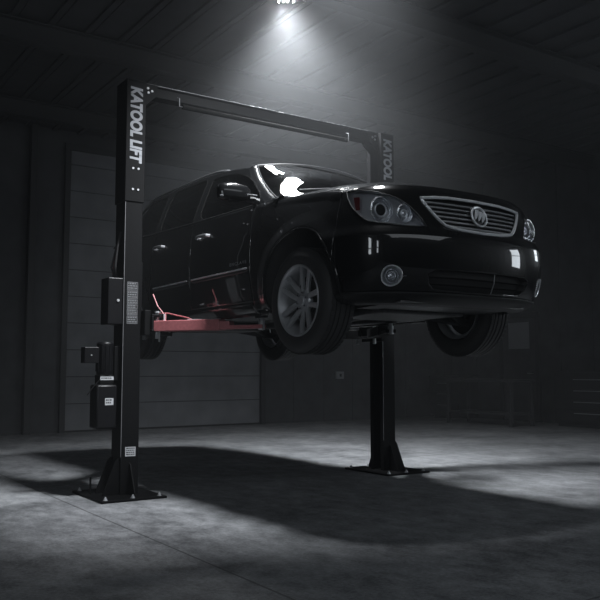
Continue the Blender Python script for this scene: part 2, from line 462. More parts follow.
# red arm-lock frame and release rods on the near carriage
bm = B()
tube(bm, [(.275, -.21, 1.455), (.275, -.21, 1.60), (.275, -.06, 1.60), (.275, -.06, 1.455), (.275, -.21, 1.455)], .006, 6)
tube(bm, [(.20, -.10, 1.77), (.22, -.16, 1.66), (.26, -.20, 1.59)], .006, 6)
tube(bm, [(.29, -.20, 1.60), (.40, -.40, 1.55), (.45, -.50, 1.51)], .005, 6)
finish('arm_release_rod', bm, 'red', carN)
bm = B(); tube(bm, [(.26, -.215, 1.46), (.26, -.215, 1.59)], .010, 8); tube(bm, [(.20, -.215, 1.485), (.30, -.215, 1.485)], .007, 6); tube(bm, [(.215, -.215, 1.34), (.215, -.215, 1.47)], .008, 8)
finish('lock_pin', bm, 'steel', carN)
def arm(X, s, sy, pad, mat, z=1.478):
    r = Vector((X+s*.225, sy*.145, z)); p = Vector((pad[0], pad[1], z)); d = (p-r); L = d.length; u = d.normalized(); n = Vector((-u.y, u.x, 0))
    def seg(bm, a, b, wa, wb, z0, z1):
        vs = []
        for t, w in ((a, wa), (b, wb)):
            for q in (-1, 1):
                for zz in (z0, z1):
                    c = r+u*t+n*(q*w); vs.append(bm.verts.new((c.x, c.y, z+zz)))
        for f in ((0, 1, 3, 2), (4, 6, 7, 5), (0, 4, 5, 1), (2, 3, 7, 6), (0, 2, 6, 4), (1, 5, 7, 3)): bm.faces.new([vs[i] for i in f])
        bmesh.ops.recalc_face_normals(bm, faces=bm.faces)
    bm = B(); seg(bm, -.03, L*.64, .075, .062, -.046, .048)
    a = finish('lift_arm', bm, mat, lift, smooth=False, bevel=.006)
    bm = B(); seg(bm, L*.64-.05, L*.64+.09, .058, .045, -.040, .03); seg(bm, L*.64, L+.02, .046, .046, -.038, -.006); finish('arm_extension', bm, mat, a, smooth=False, bevel=.004)
    bm = B(); box(bm, 0, .001, 0, .001, 0, .001); bm.free()
    bm = B(); lathe(bm, [(.028, -.05), (.028, .028), (.018, .028), (.018, .052)], 16, tuple(p), 'z'); finish('pad_screw', bm, 'steel', a)
    bm = B(); lathe(bm, [(.052, .050), (.056, .054), (.056, .070), (.048, .076), (0, .076)], 20, tuple(p), 'z'); finish('arm_pad', bm, 'rubber', a)
    if mat == 'red':
        q0, q1 = r+u*(L*.30)+Vector((0, 0, .052)), r+u*(L*.62)+Vector((0, 0, .052)); bm = B(); tube(bm, [q0, q1], .006, 6); finish('stop_rod', bm, 'steel', a)
    return a
CX, CY, CZ = 1.475, -1.924, 1.2707
arm(0, 1, -1, (CX-.70, CY+.89), 'red')
arm(0, 1, 1, (CX-.70, CY+2.75), 'lift')  # remaining arms: black stands for red sleeves in shadow, shade put into colour
arm(LX, -1, -1, (CX+.72, CY+.89), 'lift')
arm(LX, -1, 1, (CX+.72, CY+2.75), 'lift')
# control box on the near column's back
bm = B(); box(bm, -.22, -.082, -.10, .08, 1.49, 1.90); cb = finish('control_box', bm, 'sock', lift, smooth=False, bevel=.008)
bm = B(); lathe(bm, [(.012, -.10), (.012, -.112), (0, -.112)], 12, (-.13, 0, 1.70), 'y'); finish('button', bm, 'steel', cb)
bm = B(); tube(bm, [(-.10, .02, 1.90), (-.13, -.02, 2.02), (-.11, -.03, 2.20), (-.085, -.02, 2.32)], .012, 8); tube(bm, [(-.10, .05, 1.90), (-.15, .02, 2.0), (-.12, 0, 2.16), (-.085, 0, 2.27)], .009, 8)
finish('cable', bm, 'rubber', cb)
# hydraulic power unit
bm = B(); lathe(bm, [(.0, 1.335), (.062, 1.335), (.073, 1.32), (.073, 1.06), (.066, 1.045), (.0, 1.045)], 28, (-.20, .0, 0), 'z')
for k in range(14):
    a = 2*PI*k/14; c = Vector((-.20+.074*math.cos(a), .074*math.sin(a), 0))
    tube(bm, [(c.x, c.y, 1.08), (c.x, c.y, 1.30)], .006, 5)
pu = finish('power_unit', bm, 'sock', lift)
bm = B(); box(bm, -.135, -.083, -.06, .06, 1.0, 1.3); finish('mounting_bracket', bm, 'lift', pu, smooth=False, bevel=.004)
bm = B(); box(bm, -.40, -.272, -.05, .05, 1.15, 1.29); finish('switch_box', bm, 'sock', pu, smooth=False, bevel=.006)
bm = B(); lathe(bm, [(.006, -.05), (.006, -.058), (0, -.058)], 8, (-.34, 0, 1.22), 'y'); finish('button', bm, 'steel', pu)
bm = B(); box(bm, -.265, -.14, -.065, .065, .97, 1.05); finish('valve_block', bm, 'lift', pu, smooth=False, bevel=.006)
bm = B(); tube(bm, [(-.25, -.05, 1.02), (-.33, -.09, .95), (-.39, -.11, .88)], .004, 8); finish('lowering_lever', bm, 'lift', pu)
bm = B(); prism(bm, [(-.30, -.09), (-.115, -.09), (-.115, .09), (-.30, .09)], .585, .965, 'z'); tk = finish('oil_tank', bm, 'sock', pu, smooth=True, bevel=.018)
def label(parent, x0, x1, z0, z1, y, rows, inv=False):
    bm = B(); box(bm, x0, x1, y-.0012, y, z0, z1); l = finish('label', bm, 'label_black' if inv else 'label_white', parent, smooth=False)
    bm = B(); h = (z1-z0)/(rows+.6)
    for i in range(rows):
        zt = z1-h*(i+.45); x = x0+.008
        while x < x1-.02:
            w = random.uniform(.008, .026); w = min(w, x1-.008-x); box(bm, x, x+w, y-.002, y-.0012, zt-h*.5, zt); x += w+.005
    finish('print', bm, 'sticker' if inv else 'label_black', l, smooth=False)
label(pu, -.262, -.142, 1.005, 1.035, -.0665, 1)
label(pu, -.225, -.150, .79, .85, -.0918, 2)
# warning stickers
zt = 1.868
for hh in (.072, .072, .038, .038, .050, .070):
    label(colN, -.052, .048, zt-hh, zt, -.1132, 2 if hh < .045 else 3, True)
    bm = B()
    for a, b in ((zt-hh, zt-hh+.004), (zt-.004, zt)): box(bm, -.052, .048, -.1152, -.1144, a, b)
    box(bm, -.052, -.049, -.1152, -.1144, zt-hh, zt); box(bm, .045, .048, -.1152, -.1144, zt-hh, zt)
    finish('label_border', bm, 'sticker', colN, smooth=False); zt -= hh+.006
label(colN, -.042, .052, .345, .425, -.1132, 4)

# ============================================================ THE CAR
car = empty('sport_utility_car', (CX, CY, CZ), -PI/2)
tag(car, 'glossy black seven-seat sport utility car raised high on the lift, nose towards the camera', 'car')
XF = [(.20, .70), (.28, .80), (.33, .88), (.40, .937), (.47, .966), (.54, .978), (.6, .984), (.66, .986), (.72, .981), (.765, .958), (.80, .935), (.92, .90), (1.05, .86), (1.10, .82)]
Y0 = [(.20, .80), (.26, .88), (.33, .93), (.40, .95), (.5, .965), (.62, .978), (.72, .978), (.79, .955), (.9, .930), (1.0, .895), (1.05, .872), (1.10, .835)]
YS = [(.20, .80), (.26, .885), (.33, .935), (.40, .955), (.5, .970), (.62, .982), (.75, .984), (.9, .974), (1.0, .960), (1.1, .941), (1.19, .922), (1.3, .90)]
def sgnp(v, p): return math.copysign(abs(v)**p, v)
def fpt(a, z, off=0):
    xf, y0 = itp(z, XF)+off, itp(z, Y0)+off; xs = .30; n = 2.8
    return Vector((xs+(xf-xs)*max(math.cos(a), 0)**(2/n), sgnp(math.sin(a), 2/n)*y0, z))
AX = .06
def bulge(x, z):
    b = 0
    for wx in (AX, -3.02):
        r = math.hypot(x-wx, z-.39); t = max(0, 1-abs(r-.46)/.13); b = max(b, .020*t*t*(3-2*t))
    return b
def yS(x, z):
    if x > .3:
        xf = itp(z, XF); t = min(.999, (x-.3)/(xf-.3)); y = itp(z, Y0)*(1-t**2.8)**(1/2.8)
        k = 1
    elif x > -.6:
        k = (x+.6)/.9; k = k*k*(3-2*k); y = lerp(itp(z, YS), itp(z, Y0), k)
    else: y = itp(z, YS)
    if x < -3.3:
        t = min(.999, (-3.3-x)/.82); y *= (1-t**3.2)**(1/3.2)
    return y+bulge(x, z)
BELT = [(-4.1, 1.235), (-2.6, 1.185), (-1.7, 1.160), (-.6, 1.142), (0, 1.14)]
RAIL = [(-4.0, 1.565), (-3.6, 1.63), (-3.1, 1.67), (-2.1, 1.678), (-1.6, 1.655), (-1.24, 1.615), (-.9, 1.55)]
HE = [(-.7, 1.185), (-.2, 1.155), (.2, 1.115), (.46, 1.068)]
HC = [(-.4, 1.30), (-.1, 1.27), (.2, 1.235), (.6, 1.165), (.78, 1.12), (.86, 1.09)]
def ycut(x): return .80+.060*(x+.6)/1.06
def zs0(x): return itp(x, HE)-.075
def side(sg, off=0):
    def f(x, q):
        z0 = zs0(x) if x > -.63 else 9
        if q <= z0: return Vector((x, sg*(yS(x, q)+off), q))
        th = min(1, (q-z0)/.12)*PI/2
        ys = yS(x, z0); yc = min(ycut(x), ys-.01)
        return Vector((x, sg*(yc+(ys-yc)*math.cos(th)+off), z0+.075*math.sin(th)))
    return f
def circ(cx, cz, r, n=64): return [(cx+r*math.cos(2*PI*i/n), cz+r*math.sin(2*PI*i/n)) for i in range(n)]
RA = .462
archF = circ(AX, .39, RA); archR = circ(-3.02, .39, RA)
ZB = .285
GAP = .0025
def panel(name, sg, xa, xb, zb, zt, nx, nz, holes=(), parent=car):
    """xa,xb,zb,zt: functions"""
    bm = B()
    def co(u, v):
        x = lerp(xa(0), xb(0), u); z = lerp(zb(x), zt(x), v)
        return (lerp(xa(z), xb(z), u), z)
    patch(bm, co, side(sg), nx, nz, holes, None, flip=(sg > 0))
    return finish(name, bm, 'paint', parent, angle=40, solid=.012)
C = lambda c: (lambda *_: c)
cutA = lambda z: -.615-.03*max(0, z-.8)
cutB = lambda z: -1.69-.05*max(0, z-.7)
cutC = lambda z: -2.60 if z > .86 else (-2.52)
beltz = lambda x: itp(x, BELT)
doors = {}
for sg in (-1, 1):
    xe = lambda z: fpt(math.radians(80), min(z, 1.068)).x-.002
    panel('front_fender', sg, lambda z: cutA(z)+GAP, xe, C(ZB), lambda x: zs0(x)+.12, 90, 66, [archF])
    doors[sg, 0] = panel('front_door', sg, lambda z: cutB(z)+GAP, lambda z: cutA(z)-GAP, C(.36), beltz, 70, 56)
    doors[sg, 1] = panel('rear_door', sg, lambda z: -2.56+GAP, lambda z: cutB(z)-GAP, C(.36), beltz, 60, 56, [archR])
    bm = B()
    patch(bm, lambda u, v: (lerp(-2.56, -.60, u), lerp(ZB-.03, .355, v)), side(sg), 40, 4, [archF, archR], None, flip=(sg > 0)); finish('rocker_panel', bm, 'paint', car, solid=.012)
    # quarter panel: wraps round the tail
    bm = B()
    def coq(u, v):
        x = -2.56-GAP-(1.545)*u; return (x, lerp(ZB, beltz(x), v))
    patch(bm, coq, side(sg), 96, 60, [archR], None, flip=(sg < 0)); finish('quarter_panel', bm, 'paint', car, angle=40, solid=.012)
    # wheel arch lips and liners
    for wx, nm in ((AX, 0), (-3.02, 1)):
        bm = B(); pts = []
        for i in range(41):
            a = math.radians(-18+216*i/40); x, z = wx+RA*math.cos(a), .39+RA*math.sin(a)
            if z < ZB: continue
            pts.append((x, sg*(yS(x, z)-.004), z))
        tube(bm, pts, .007, 8); finish('arch_lip', bm, 'paint', car)
        bm = B(); prev = None
        for i in range(33):
            a = math.radians(-14+208*i/32); x, z = wx+(RA+.012)*math.cos(a), .39+(RA+.012)*math.sin(a)
            ro = [bm.verts.new((x, sg*(yS(x, z)-.02), z)), bm.verts.new((x, sg*.58, z)), bm.verts.new((wx+.05*math.cos(a), sg*.58, .39+.05*math.sin(a)))]
            if prev:
                bm.faces.new((prev[0], ro[0], ro[1], prev[1])); bm.faces.new((prev[1], ro[1], ro[2], prev[2]))
            prev = ro
        finish('wheel_arch_liner', bm, 'black_hole', car, solid=.004)

# tail: simple upright tailgate between the quarter panels
bm = B()
tail = []
for z, x in ((.285, -4.03), (.36, -4.08), (.55, -4.11), (.62, -4.11), (.64, -4.075), (.9, -4.065), (1.1, -4.05), (1.2, -4.04)):
    tail.append([bm.verts.new((x+.08*(abs(s)**3)*0, s*min(.80, yS(-4.10, min(z, 1.2))+.02), z)) for s in [k/8 for k in range(-8, 9)]])
for i in range(len(tail)-1):
    for k in range(16): bm.faces.new((tail[i][k+1], tail[i][k], tail[i+1][k], tail[i+1][k+1]))
finish('tailgate', bm, 'paint', car, angle=30, solid=.012)
for sg in (-1, 1):
    bm = B(); patch(bm, lambda u, v: (lerp(-3.72, -4.08, u), lerp(.90, 1.12, v)), side(sg, .006), 14, 8, flip=(sg < 0)); finish('tail_lamp', bm, 'amber', car, solid=.01)

# ---------- front fascia with openings
def A(d): return math.radians(d)
# outlines in (degrees/100 round the nose, height)
HLraw = [(-0.7664, 1.052), (-0.7504, 1.060), (-.70, 1.060), (-0.6481, 1.054), (-.58, 1.043), (-0.5185, 1.029), (-0.4566, 1.011), (-0.4033, 0.991), (-0.3655, 0.969), (-0.3313, 0.944), (-0.3065, 0.919), (-0.2847, 0.892), (-0.2669, 0.868), (-0.2516, 0.841), (-0.2314, 0.79), (-0.2732, 0.787), (-0.3133, 0.786), (-0.3673, 0.789), (-0.4159, 0.797), (-0.4771, 0.804), (-0.5381, 0.815), (-0.5695, 0.823), (-0.5932, 0.835), (-0.6253, 0.861), (-0.6542, 0.889), (-0.6827, 0.919), (-0.7082, 0.95), (-0.7263, 0.978), (-0.7438, 1.004)]
GRraw = [(-.250, .997), (-.21, 1.003), (-.17, 1.010), (-.10, 1.018), (0, 1.021), (.10, 1.018), (.17, 1.010), (.21, 1.003), (.250, .997), (.243, .985), (.222, .947), (.196, .904), (.170, .861), (.15, .832), (.13, .808), (.10, .795), (.063, .785), (0, .779), (-.063, .785), (-.10, .795), (-.13, .808), (-.15, .832), (-.170, .861), (-.196, .904), (-.222, .947), (-.243, .985)]
mir = lambda P: [(-a, b) for a, b in P][::-1]
INT = [(-.20, .492), (0, .498), (.20, .492), (.235, .47), (.22, .40), (.19, .365), (0, .358), (-.19, .365), (-.22, .40), (-.235, .47)]
FOG = [(-.4365+.060*math.cos(t), .447+.066*math.sin(t)) for t in [2*PI*i/28 for i in range(28)]]
def shrink(P, k):
    cx = sum(p[0] for p in P)/len(P); cz = sum(p[1] for p in P)/len(P); return [(cx+(p[0]-cx)*k, cz+(p[1]-cz)*k) for p in P]
HLs = {-1: HLraw, 1: mir(HLraw)}; FOGs = {-1: FOG, 1: mir(FOG)}
def zfront(s): return 1.102-.034*s*s      # hood's front edge, s in -1..1
fs = lambda off=0: (lambda a, z: fpt(a*PI*100/180, z, off))
bm = B()
patch(bm, lambda u, v: (lerp(-.80, .80, u), lerp(.335, zfront(2*u-1), v)), fs(), 300, 130, [HLs[-1], HLs[1], GRraw, INT, FOGs[-1], FOGs[1]], None, flip=False)
fascia = finish('front_bumper', bm, 'paint', car, angle=40, solid=.01)
# side returns of the bumper in front of the wheels stay with the fender; lower valance
bm = B()
VAL = [(.0, .345, .004), (.35, .335, .010), (.6, .315, .006), (.8, .295, -.004), (1.0, .283, -.03), (1.25, .275, -.10)]
rows = []
for t, z, off in VAL:
    rows.append([bm.verts.new(fpt(A(-86+172*i/80), z, off)) for i in range(81)])
for a, b in zip(rows, rows[1:]):
    for k in range(80): bm.faces.new((a[k], a[k+1], b[k+1], b[k]))
finish('lower_valance', bm, 'valance', car, angle=50, solid=.006)

def outline_pts(P, off, surf=fpt): return [surf(A(a*100), z, off) for a, z in P]
def keep_patch(bm, P, off, nu=60, nv=40, fn=None):
    a0, a1 = min(p[0] for p in P), max(p[0] for p in P); z0, z1 = min(p[1] for p in P), max(p[1] for p in P)
    patch(bm, lambda u, v: (lerp(a0, a1, u), lerp(z0, z1, v)), fn or fs(off), nu, nv, [], P, flip=False)
def wall_strip(bm, P, o0, o1, back=None):
    a = [bm.verts.new(p) for p in outline_pts(P, o0)]; b = [bm.verts.new(p) for p in outline_pts(P, o1)]
    n = len(P)
    for i in range(n): bm.faces.new((a[i], a[(i+1) % n], b[(i+1) % n], b[i]))
def ring(bm, c, n, r, tr, seg=28, ts=8, ry=None):
    n = Vector(n).normalized(); u = Vector((0, 0, 1))-n*n.z; u.normalize(); w = n.cross(u)
    tube(bm, [Vector(c)+w*(r*math.cos(2*PI*k/seg))+u*((ry or r)*math.sin(2*PI*k/seg)) for k in range(seg)], tr, ts, closed=True)
def disc_dome(bm, c, n, r, h, seg=24, rings=5, ry=None):
    c = Vector(c); n = Vector(n).normalized(); u = (Vector((0, 0, 1))-n*n.z).normalized(); w = n.cross(u); ry = ry or r
    R = []
    for i in range(rings):
        t = PI/2*i/rings
        R.append([bm.verts.new(c+w*(r*math.cos(t)*math.cos(2*PI*k/seg))+u*(ry*math.cos(t)*math.sin(2*PI*k/seg))+n*(h*math.sin(t))) for k in range(seg)])
    top = bm.verts.new(c+n*h)
    for a, b in zip(R, R[1:]):
        for k in range(seg): bm.faces.new((a[k], a[(k+1) % seg], b[(k+1) % seg], b[k]))
    for k in range(seg): bm.faces.new((R[-1][k], R[-1][(k+1) % seg], top))
M['reflector'] = pmat('lamp_reflector', (.8, .82, .85), .25, .8)
M['lamp_inner'] = pmat('lamp_inner_grey', (.55, .56, .58), .35, .4)
for sg in (-1, 1):
    P = HLs[sg]
    bm = B(); keep_patch(bm, P, -.075, 50, 30); wall_strip(bm, P, -.002, -.075)
    hl = finish('headlight', bm, 'lamp_inner', car, angle=50)
    bm = B(); keep_patch(bm, P, .003, 80, 50); finish('lens', bm, 'lens', hl, angle=60)
    bm = B(); tube(bm, outline_pts(P, .003), .0035, 6, closed=True); finish('lens_rim', bm, 'trim', hl)
    # main projector and inner lamp
    fw = Vector((1, sg*.10, .0))
    for (a, z, r, pr, d) in ((-.510, .905, .088, .045, -.010), (-.357, .880, .060, .026, .0)):
        c = fpt(A(-a*100*sg), z, -.045)
        bm = B(); ring(bm, c+fw*.03, fw, r, .005); ring(bm, c+fw*.016, fw, r*.86, .0035); ring(bm, c+fw*.0, fw, r*.70, .003)
        # bowl
        n = fw.normalized(); u = Vector((0, 0, 1)); w = n.cross(u); R = []
        for i in range(7):
            t = i/6; rr = lerp(r*.96, pr, t)
            R.append([bm.verts.new(c+n*(.025-.045*math.sin(t*PI/2))+w*(rr*math.cos(2*PI*k/32))+u*(rr*math.sin(2*PI*k/32))) for k in range(32)])
        for p, q in zip(R, R[1:]):
            for k in range(32): bm.faces.new((p[k], p[(k+1) % 32], q[(k+1) % 32], q[k]))
        finish('reflector', bm, 'reflector', hl)
        bm = B(); ring(bm, c+fw*.018, fw, pr, .006); finish('projector_ring', bm, 'bright', hl)
        bm = B(); disc_dome(bm, c+fw*.010, fw, pr*.95, pr*.5); finish('projector', bm, 'black_hole' if r > .07 else 'reflector', hl)
    bm = B(); Q = [(sg*-1*a, z) for a, z in ((-.715, 1.01), (-.665, 1.01), (-.645, .91), (-.675, .91))]
    keep_patch(bm, Q if sg < 0 else Q[::-1], -.03, 6, 8); finish('side_marker', bm, 'amber', hl, smooth=False)
    # fog lamp
    P = FOGs[sg]; c = fpt(A(43.65*sg), .447, -.02); n = Vector((.93, sg*.36, -.02))
    bm = B(); wall_strip(bm, P, -.001, -.06); keep_patch(bm, P, -.055, 12, 12); fl = finish('fog_lamp', bm, 'lamp_inner', car)
    bm = B(); keep_patch(bm, P, .001, 24, 20); finish('lens', bm, 'lens', fl, angle=60)
    bm = B(); tube(bm, outline_pts(P, .002), .005, 8, closed=True); finish('fog_ring', bm, 'bright', fl)
    bm = B(); ring(bm, c+n*.0, n, .045, .004); ring(bm, c-n*.01, n, .028, .004); disc_dome(bm, c-n*.02, n, .026, .014); finish('fog_bulb', bm, 'reflector', fl)
    bm = B(); tube(bm, [fpt(A(s_*sg), .446, .003) for s_ in (36.8, 36.0, 35.2)], .0035, 6); finish('bumper_clip', bm, 'chrome', car)
# grille
bm = B(); keep_patch(bm, GRraw, -.05, 60, 24); wall_strip(bm, GRraw, 0, -.05); gr = finish('grille', bm, 'black_hole', car)
bm = B(); tube(bm, outline_pts(GRraw, .005), [.011]*len(GRraw), 8, closed=True); finish('grille_surround', bm, 'bright', gr)
def span(P, z):
    xs = []
    for i in range(len(P)):
        (a0, z0), (a1, z1) = P[i-1], P[i]
        if (z0 > z) != (z1 > z): xs.append(a0+(a1-a0)*(z-z0)/(z1-z0))
    return min(xs), max(xs)
for k in range(6):
    z = .812+.0325*k
    a0, a1 = span(GRraw, z); bm = B(); R = []
    for i in range(41):
        a = lerp(a0+.003, a1-.003, i/40); p = fpt(A(a*100), z, -.012)
        n = (fpt(A(a*100), z, .01)-fpt(A(a*100), z, 0)).normalized()
        R.append([bm.verts.new(p+Vector((0, 0, .0065))-n*.012), bm.verts.new(p+Vector((0, 0, .006))), bm.verts.new(p-Vector((0, 0, .006))+n*.004), bm.verts.new(p-Vector((0, 0, .0075))-n*.012)])
    for p, q in zip(R, R[1:]):
        for j in range(4): bm.faces.new((p[j], q[j], q[(j+1) % 4], p[(j+1) % 4]))
    bmesh.ops.recalc_face_normals(bm, faces=bm.faces)
    finish('grille_bar', bm, 'satin', gr, angle=30)
# emblem: ring with three slanting shields
ec = fpt(0, .905, .018); n = Vector((1, 0, .22)).normalized(); u = (Vector((0, 0, 1))-n*n.z).normalized(); w = Vector((0, 1, 0))
bm = B(); ring(bm, ec, n, .072, .0075, 40); em = finish('emblem', bm, 'bright', gr)
bm = B(); disc_dome(bm, ec-n*.008, n, .064, .004, 32, 3); finish('emblem_plate', bm, 'trim', em)
for i, dx in enumerate((-.030, 0, .030)):
    bm = B(); c = ec+w*dx*1.05+u*(-dx*.35)
    sh = [(-.016, .040), (.012, .040), (.016, .0), (.006, -.030), (-.006, -.042), (-.014, -.02)]
    a = [bm.verts.new(c+w*(p+.35*q)+u*q+n*.004) for p, q in sh]; b = [bm.verts.new(c+w*(p*.9+.35*q)+u*q*.9+n*.012) for p, q in sh]
    bm.faces.new(a[::-1]); bm.faces.new(b)
    for k in range(6): bm.faces.new((a[k], a[(k+1) % 6], b[(k+1) % 6], b[k]))
    bmesh.ops.recalc_face_normals(bm, faces=bm.faces); finish('shield', bm, 'bright', em, smooth=False)
# lower intake
bm = B(); keep_patch(bm, INT, -.05, 40, 10); wall_strip(bm, INT, 0, -.05); it_ = finish('lower_intake', bm, 'black_hole', car)
for z in (.40, .445):
    a0, a1 = span(INT, z); bm = B(); tube(bm, [fpt(A(lerp(a0, a1, i/20)*100), z, -.02) for i in range(21)], .006, 6); finish('intake_bar', bm, 'seal', it_)
bm = B(); tube(bm, [fpt(A(3.0), .362, .0), fpt(A(2.6), .43, .0), fpt(A(2.2), .494, .0)], .003, 6); finish('intake_strut', bm, 'satin', it_)

# ---------- hood
def hood(s, t):
    a = A(80)*s; f = fpt(a, zfront(s)); 
    yc = s*.80; xc = -.34-.26*abs(s)**2.2
    x = lerp(f.x, xc, t); y = lerp(f.y, yc, t)
    # straighten the side edge along the fender cut
    w_ = abs(s)**2.4
    z = (1-w_)*itp(x, HC)+w_*itp(x, HE)
    k = min(1, t/.22); k = k*(2-k)
    return Vector((x, y, lerp(f.z, z, k)))
bm = B(); G = [[bm.verts.new(hood(-1+2*i/80, (j/50)**1.3)) for j in range(51)] for i in range(81)]
for i in range(80):
    for j in range(50): bm.faces.new((G[i][j], G[i+1][j], G[i+1][j+1], G[i][j+1]))
bmesh.ops.recalc_face_normals(bm, faces=bm.faces)
finish('hood', bm, 'paint', car, angle=50, solid=.01)

# ---------- greenhouse
def GS(x, z, sg, off=0):
    b, r = itp(x, BELT), itp(x, RAIL); t = (z-b)/(r-b)
    return Vector((x, sg*(.922-.20*t-.035*t*t-max(0, -3.2-x)*.13+off), z))
def gz(x, t): return lerp(itp(x, BELT), itp(x, RAIL), t)
def xA(t): return lerp(-.46, -1.125, t**.93)
def xD(t): return lerp(-4.04, -3.86, t)
WF = smooth_poly([(-1.66, 1.170), (-1.2, 1.158), (-.72, 1.148), (-.575, 1.150), (-.60, 1.20), (-.665, 1.262), (-.80, 1.350), (-.92, 1.425), (-1.08, 1.505), (-1.20, 1.548), (-1.32, 1.578), (-1.56, 1.606), (-1.725, 1.612), (-1.735, 1.57), (-1.70, 1.40)], 2)
WR = smooth_poly([(-2.50, 1.196), (-2.36, 1.192), (-1.9, 1.180), (-1.77, 1.178), (-1.78, 1.25), (-1.83, 1.52), (-1.850, 1.615), (-1.90, 1.630), (-2.2, 1.640), (-2.56, 1.640), (-2.60, 1.60), (-2.54, 1.30)], 2)
WQ = smooth_poly([(-3.72, 1.245), (-3.1, 1.220), (-2.64, 1.205), (-2.62, 1.25), (-2.70, 1.58), (-2.72, 1.630), (-3.1, 1.620), (-3.5, 1.58), (-3.70, 1.50), (-3.80, 1.36)], 2)
for sg in (-1, 1):
    bm = B()
    patch(bm, lambda u, v: ((lambda x: (x, gz(x, v)))(lerp(xD(v), xA(v), u))), lambda x, z: GS(x, z, sg), 330, 50, [WF, WR, WQ], None, flip=(sg > 0))
    sf = finish('side_frame', bm, 'paint', car, angle=40, solid=.012)
    for nm, P, mt in (('front_side_window', WF, 'glass'), ('rear_side_window', WR, 'glass_dark'), ('quarter_window', WQ, 'glass_dark')):
        bm = B(); a0, a1 = min(p[0] for p in P), max(p[0] for p in P); z0, z1 = min(p[1] for p in P), max(p[1] for p in P)
        patch(bm, lambda u, v: (lerp(a0, a1, u), lerp(z0, z1, v)), lambda x, z: GS(x, z, sg, -.006), 60, 30, [], P, flip=(sg > 0)); finish(nm, bm, mt, car, angle=60)
        bm = B(); tube(bm, [GS(a, z, sg, -.001) for a, z in P], .0045, 5, closed=True); finish('window_seal', bm, 'seal', car)
    # belt moulding
    bm = B(); tube(bm, [GS(lerp(-3.75, -.60, i/40), itp(lerp(-3.75, -.60, i/40), BELT)+.006, sg, .004) for i in range(41)], .011, 8, flat=.6); finish('belt_moulding', bm, 'satin' if 0 else 'valance', car)
    # pillar between side frame and windscreen
    bm = B(); R = []
    for i in range(25):
        t = i/24; x = xA(t); p = GS(x, gz(x, t), sg); q = Vector((x+lerp(.045, .03, t), sg*(abs(p.y)-lerp(.075, .06, t)), p.z+lerp(.035, .022, t)))
        m = (p+q)/2+Vector((.010, sg*.008, .006)); R.append([bm.verts.new(w_) for w_ in (p, (p*.6+m*.55-(p*.15)), m, (q*.6+m*.4), q)])
    for a, b in zip(R, R[1:]):
        for k in range(4): bm.faces.new((a[k], a[k+1], b[k+1], b[k]))
    bmesh.ops.recalc_face_normals(bm, faces=bm.faces); finish('windscreen_pillar', bm, 'paint', car, angle=60)
    # filler from hood cut to the foot of the pillar
    bm = B(); R = []
    for i in range(13):
        x = lerp(-.30, -.66, i/12)
        R.append([bm.verts.new((x, sg*(yS(x, 1.10)), 1.10)), bm.verts.new((x, sg*.925, 1.145)), bm.verts.new((x, sg*.88, 1.175)), bm.verts.new((x, sg*.79, 1.195))])
    for a, b in zip(R, R[1:]):
        for k in range(3): bm.faces.new((a[k], a[k+1], b[k+1], b[k]))
    bmesh.ops.recalc_face_normals(bm, faces=bm.faces); finish('cowl_corner', bm, 'paint', car, angle=60)
    # roof rail
    bm = B(); n_ = 30; pts = []
    for i in range(n_+1):
        x = lerp(-1.55, -3.75, i/n_); e = min(1, min(i, n_-i)/2.5); p = GS(x, gz(x, 1), sg)
        pts.append((x, sg*(abs(p.y)-.035), p.z+.008+.022*e))
    tube(bm, pts, .013, 8); finish('roof_rail', bm, 'satin', car)
def wedge(t):
    x = xA(t); p = GS(x, gz(x, t), 1); return Vector((x+lerp(.045, .03, t), abs(p.y)-lerp(.075, .06, t), p.z+lerp(.035, .022, t)))
def wshield(s, t, off=0):
    e = wedge(t); xc, zc = lerp(-.265, -1.0, t), lerp(1.262, 1.668, t)+.036*math.sin(PI*t)
    k = abs(s)**2.2
    return Vector((lerp(xc, e.x, k)+off*.5, s*e.y, lerp(zc, e.z, k)+off))
bm = B(); G = [[bm.verts.new(wshield(-1+2*i/48, j/30)) for j in range(31)] for i in range(49)]
for i in range(48):
    for j in range(30): bm.faces.new((G[i][j], G[i+1][j], G[i+1][j+1], G[i][j+1]))
bmesh.ops.recalc_face_normals(bm, faces=bm.faces)
ws = finish('windscreen', bm, 'glass', car, angle=60)
bm = B(); tube(bm, [wshield(-1, j/20, .002) for j in range(21)]+[wshield(-1+2*i/30, 1, .002) for i in range(1, 31)]+[wshield(1, 1-j/20, .002) for j in range(1, 21)], .007, 6); finish('windscreen_seal', bm, 'trim', ws)
# wipers + cowl
bm = B()
for s0, s1 in ((-.15, -.78), (.35, -.10)):
    tube(bm, [wshield(s0, .02, .018), wshield((s0+s1)/2, .035, .03), wshield(s1, .07, .022)], .007, 6)
finish('wiper', bm, 'trim', car)
bm = B(); R = []
for i in range(41):
    s = -1+2*i/40; a = wshield(s, 0); h = hood(s, 1); R.append([bm.verts.new(a+Vector((-.02, 0, -.012))), bm.verts.new((a+h)/2+Vector((0, 0, -.02))), bm.verts.new(h+Vector((.02, 0, -.012)))])
for a, b in zip(R, R[1:]):
    for k in range(2): bm.faces.new((a[k], a[k+1], b[k+1], b[k]))
bmesh.ops.recalc_face_normals(bm, faces=bm.faces); finish('cowl_panel', bm, 'trim', car)
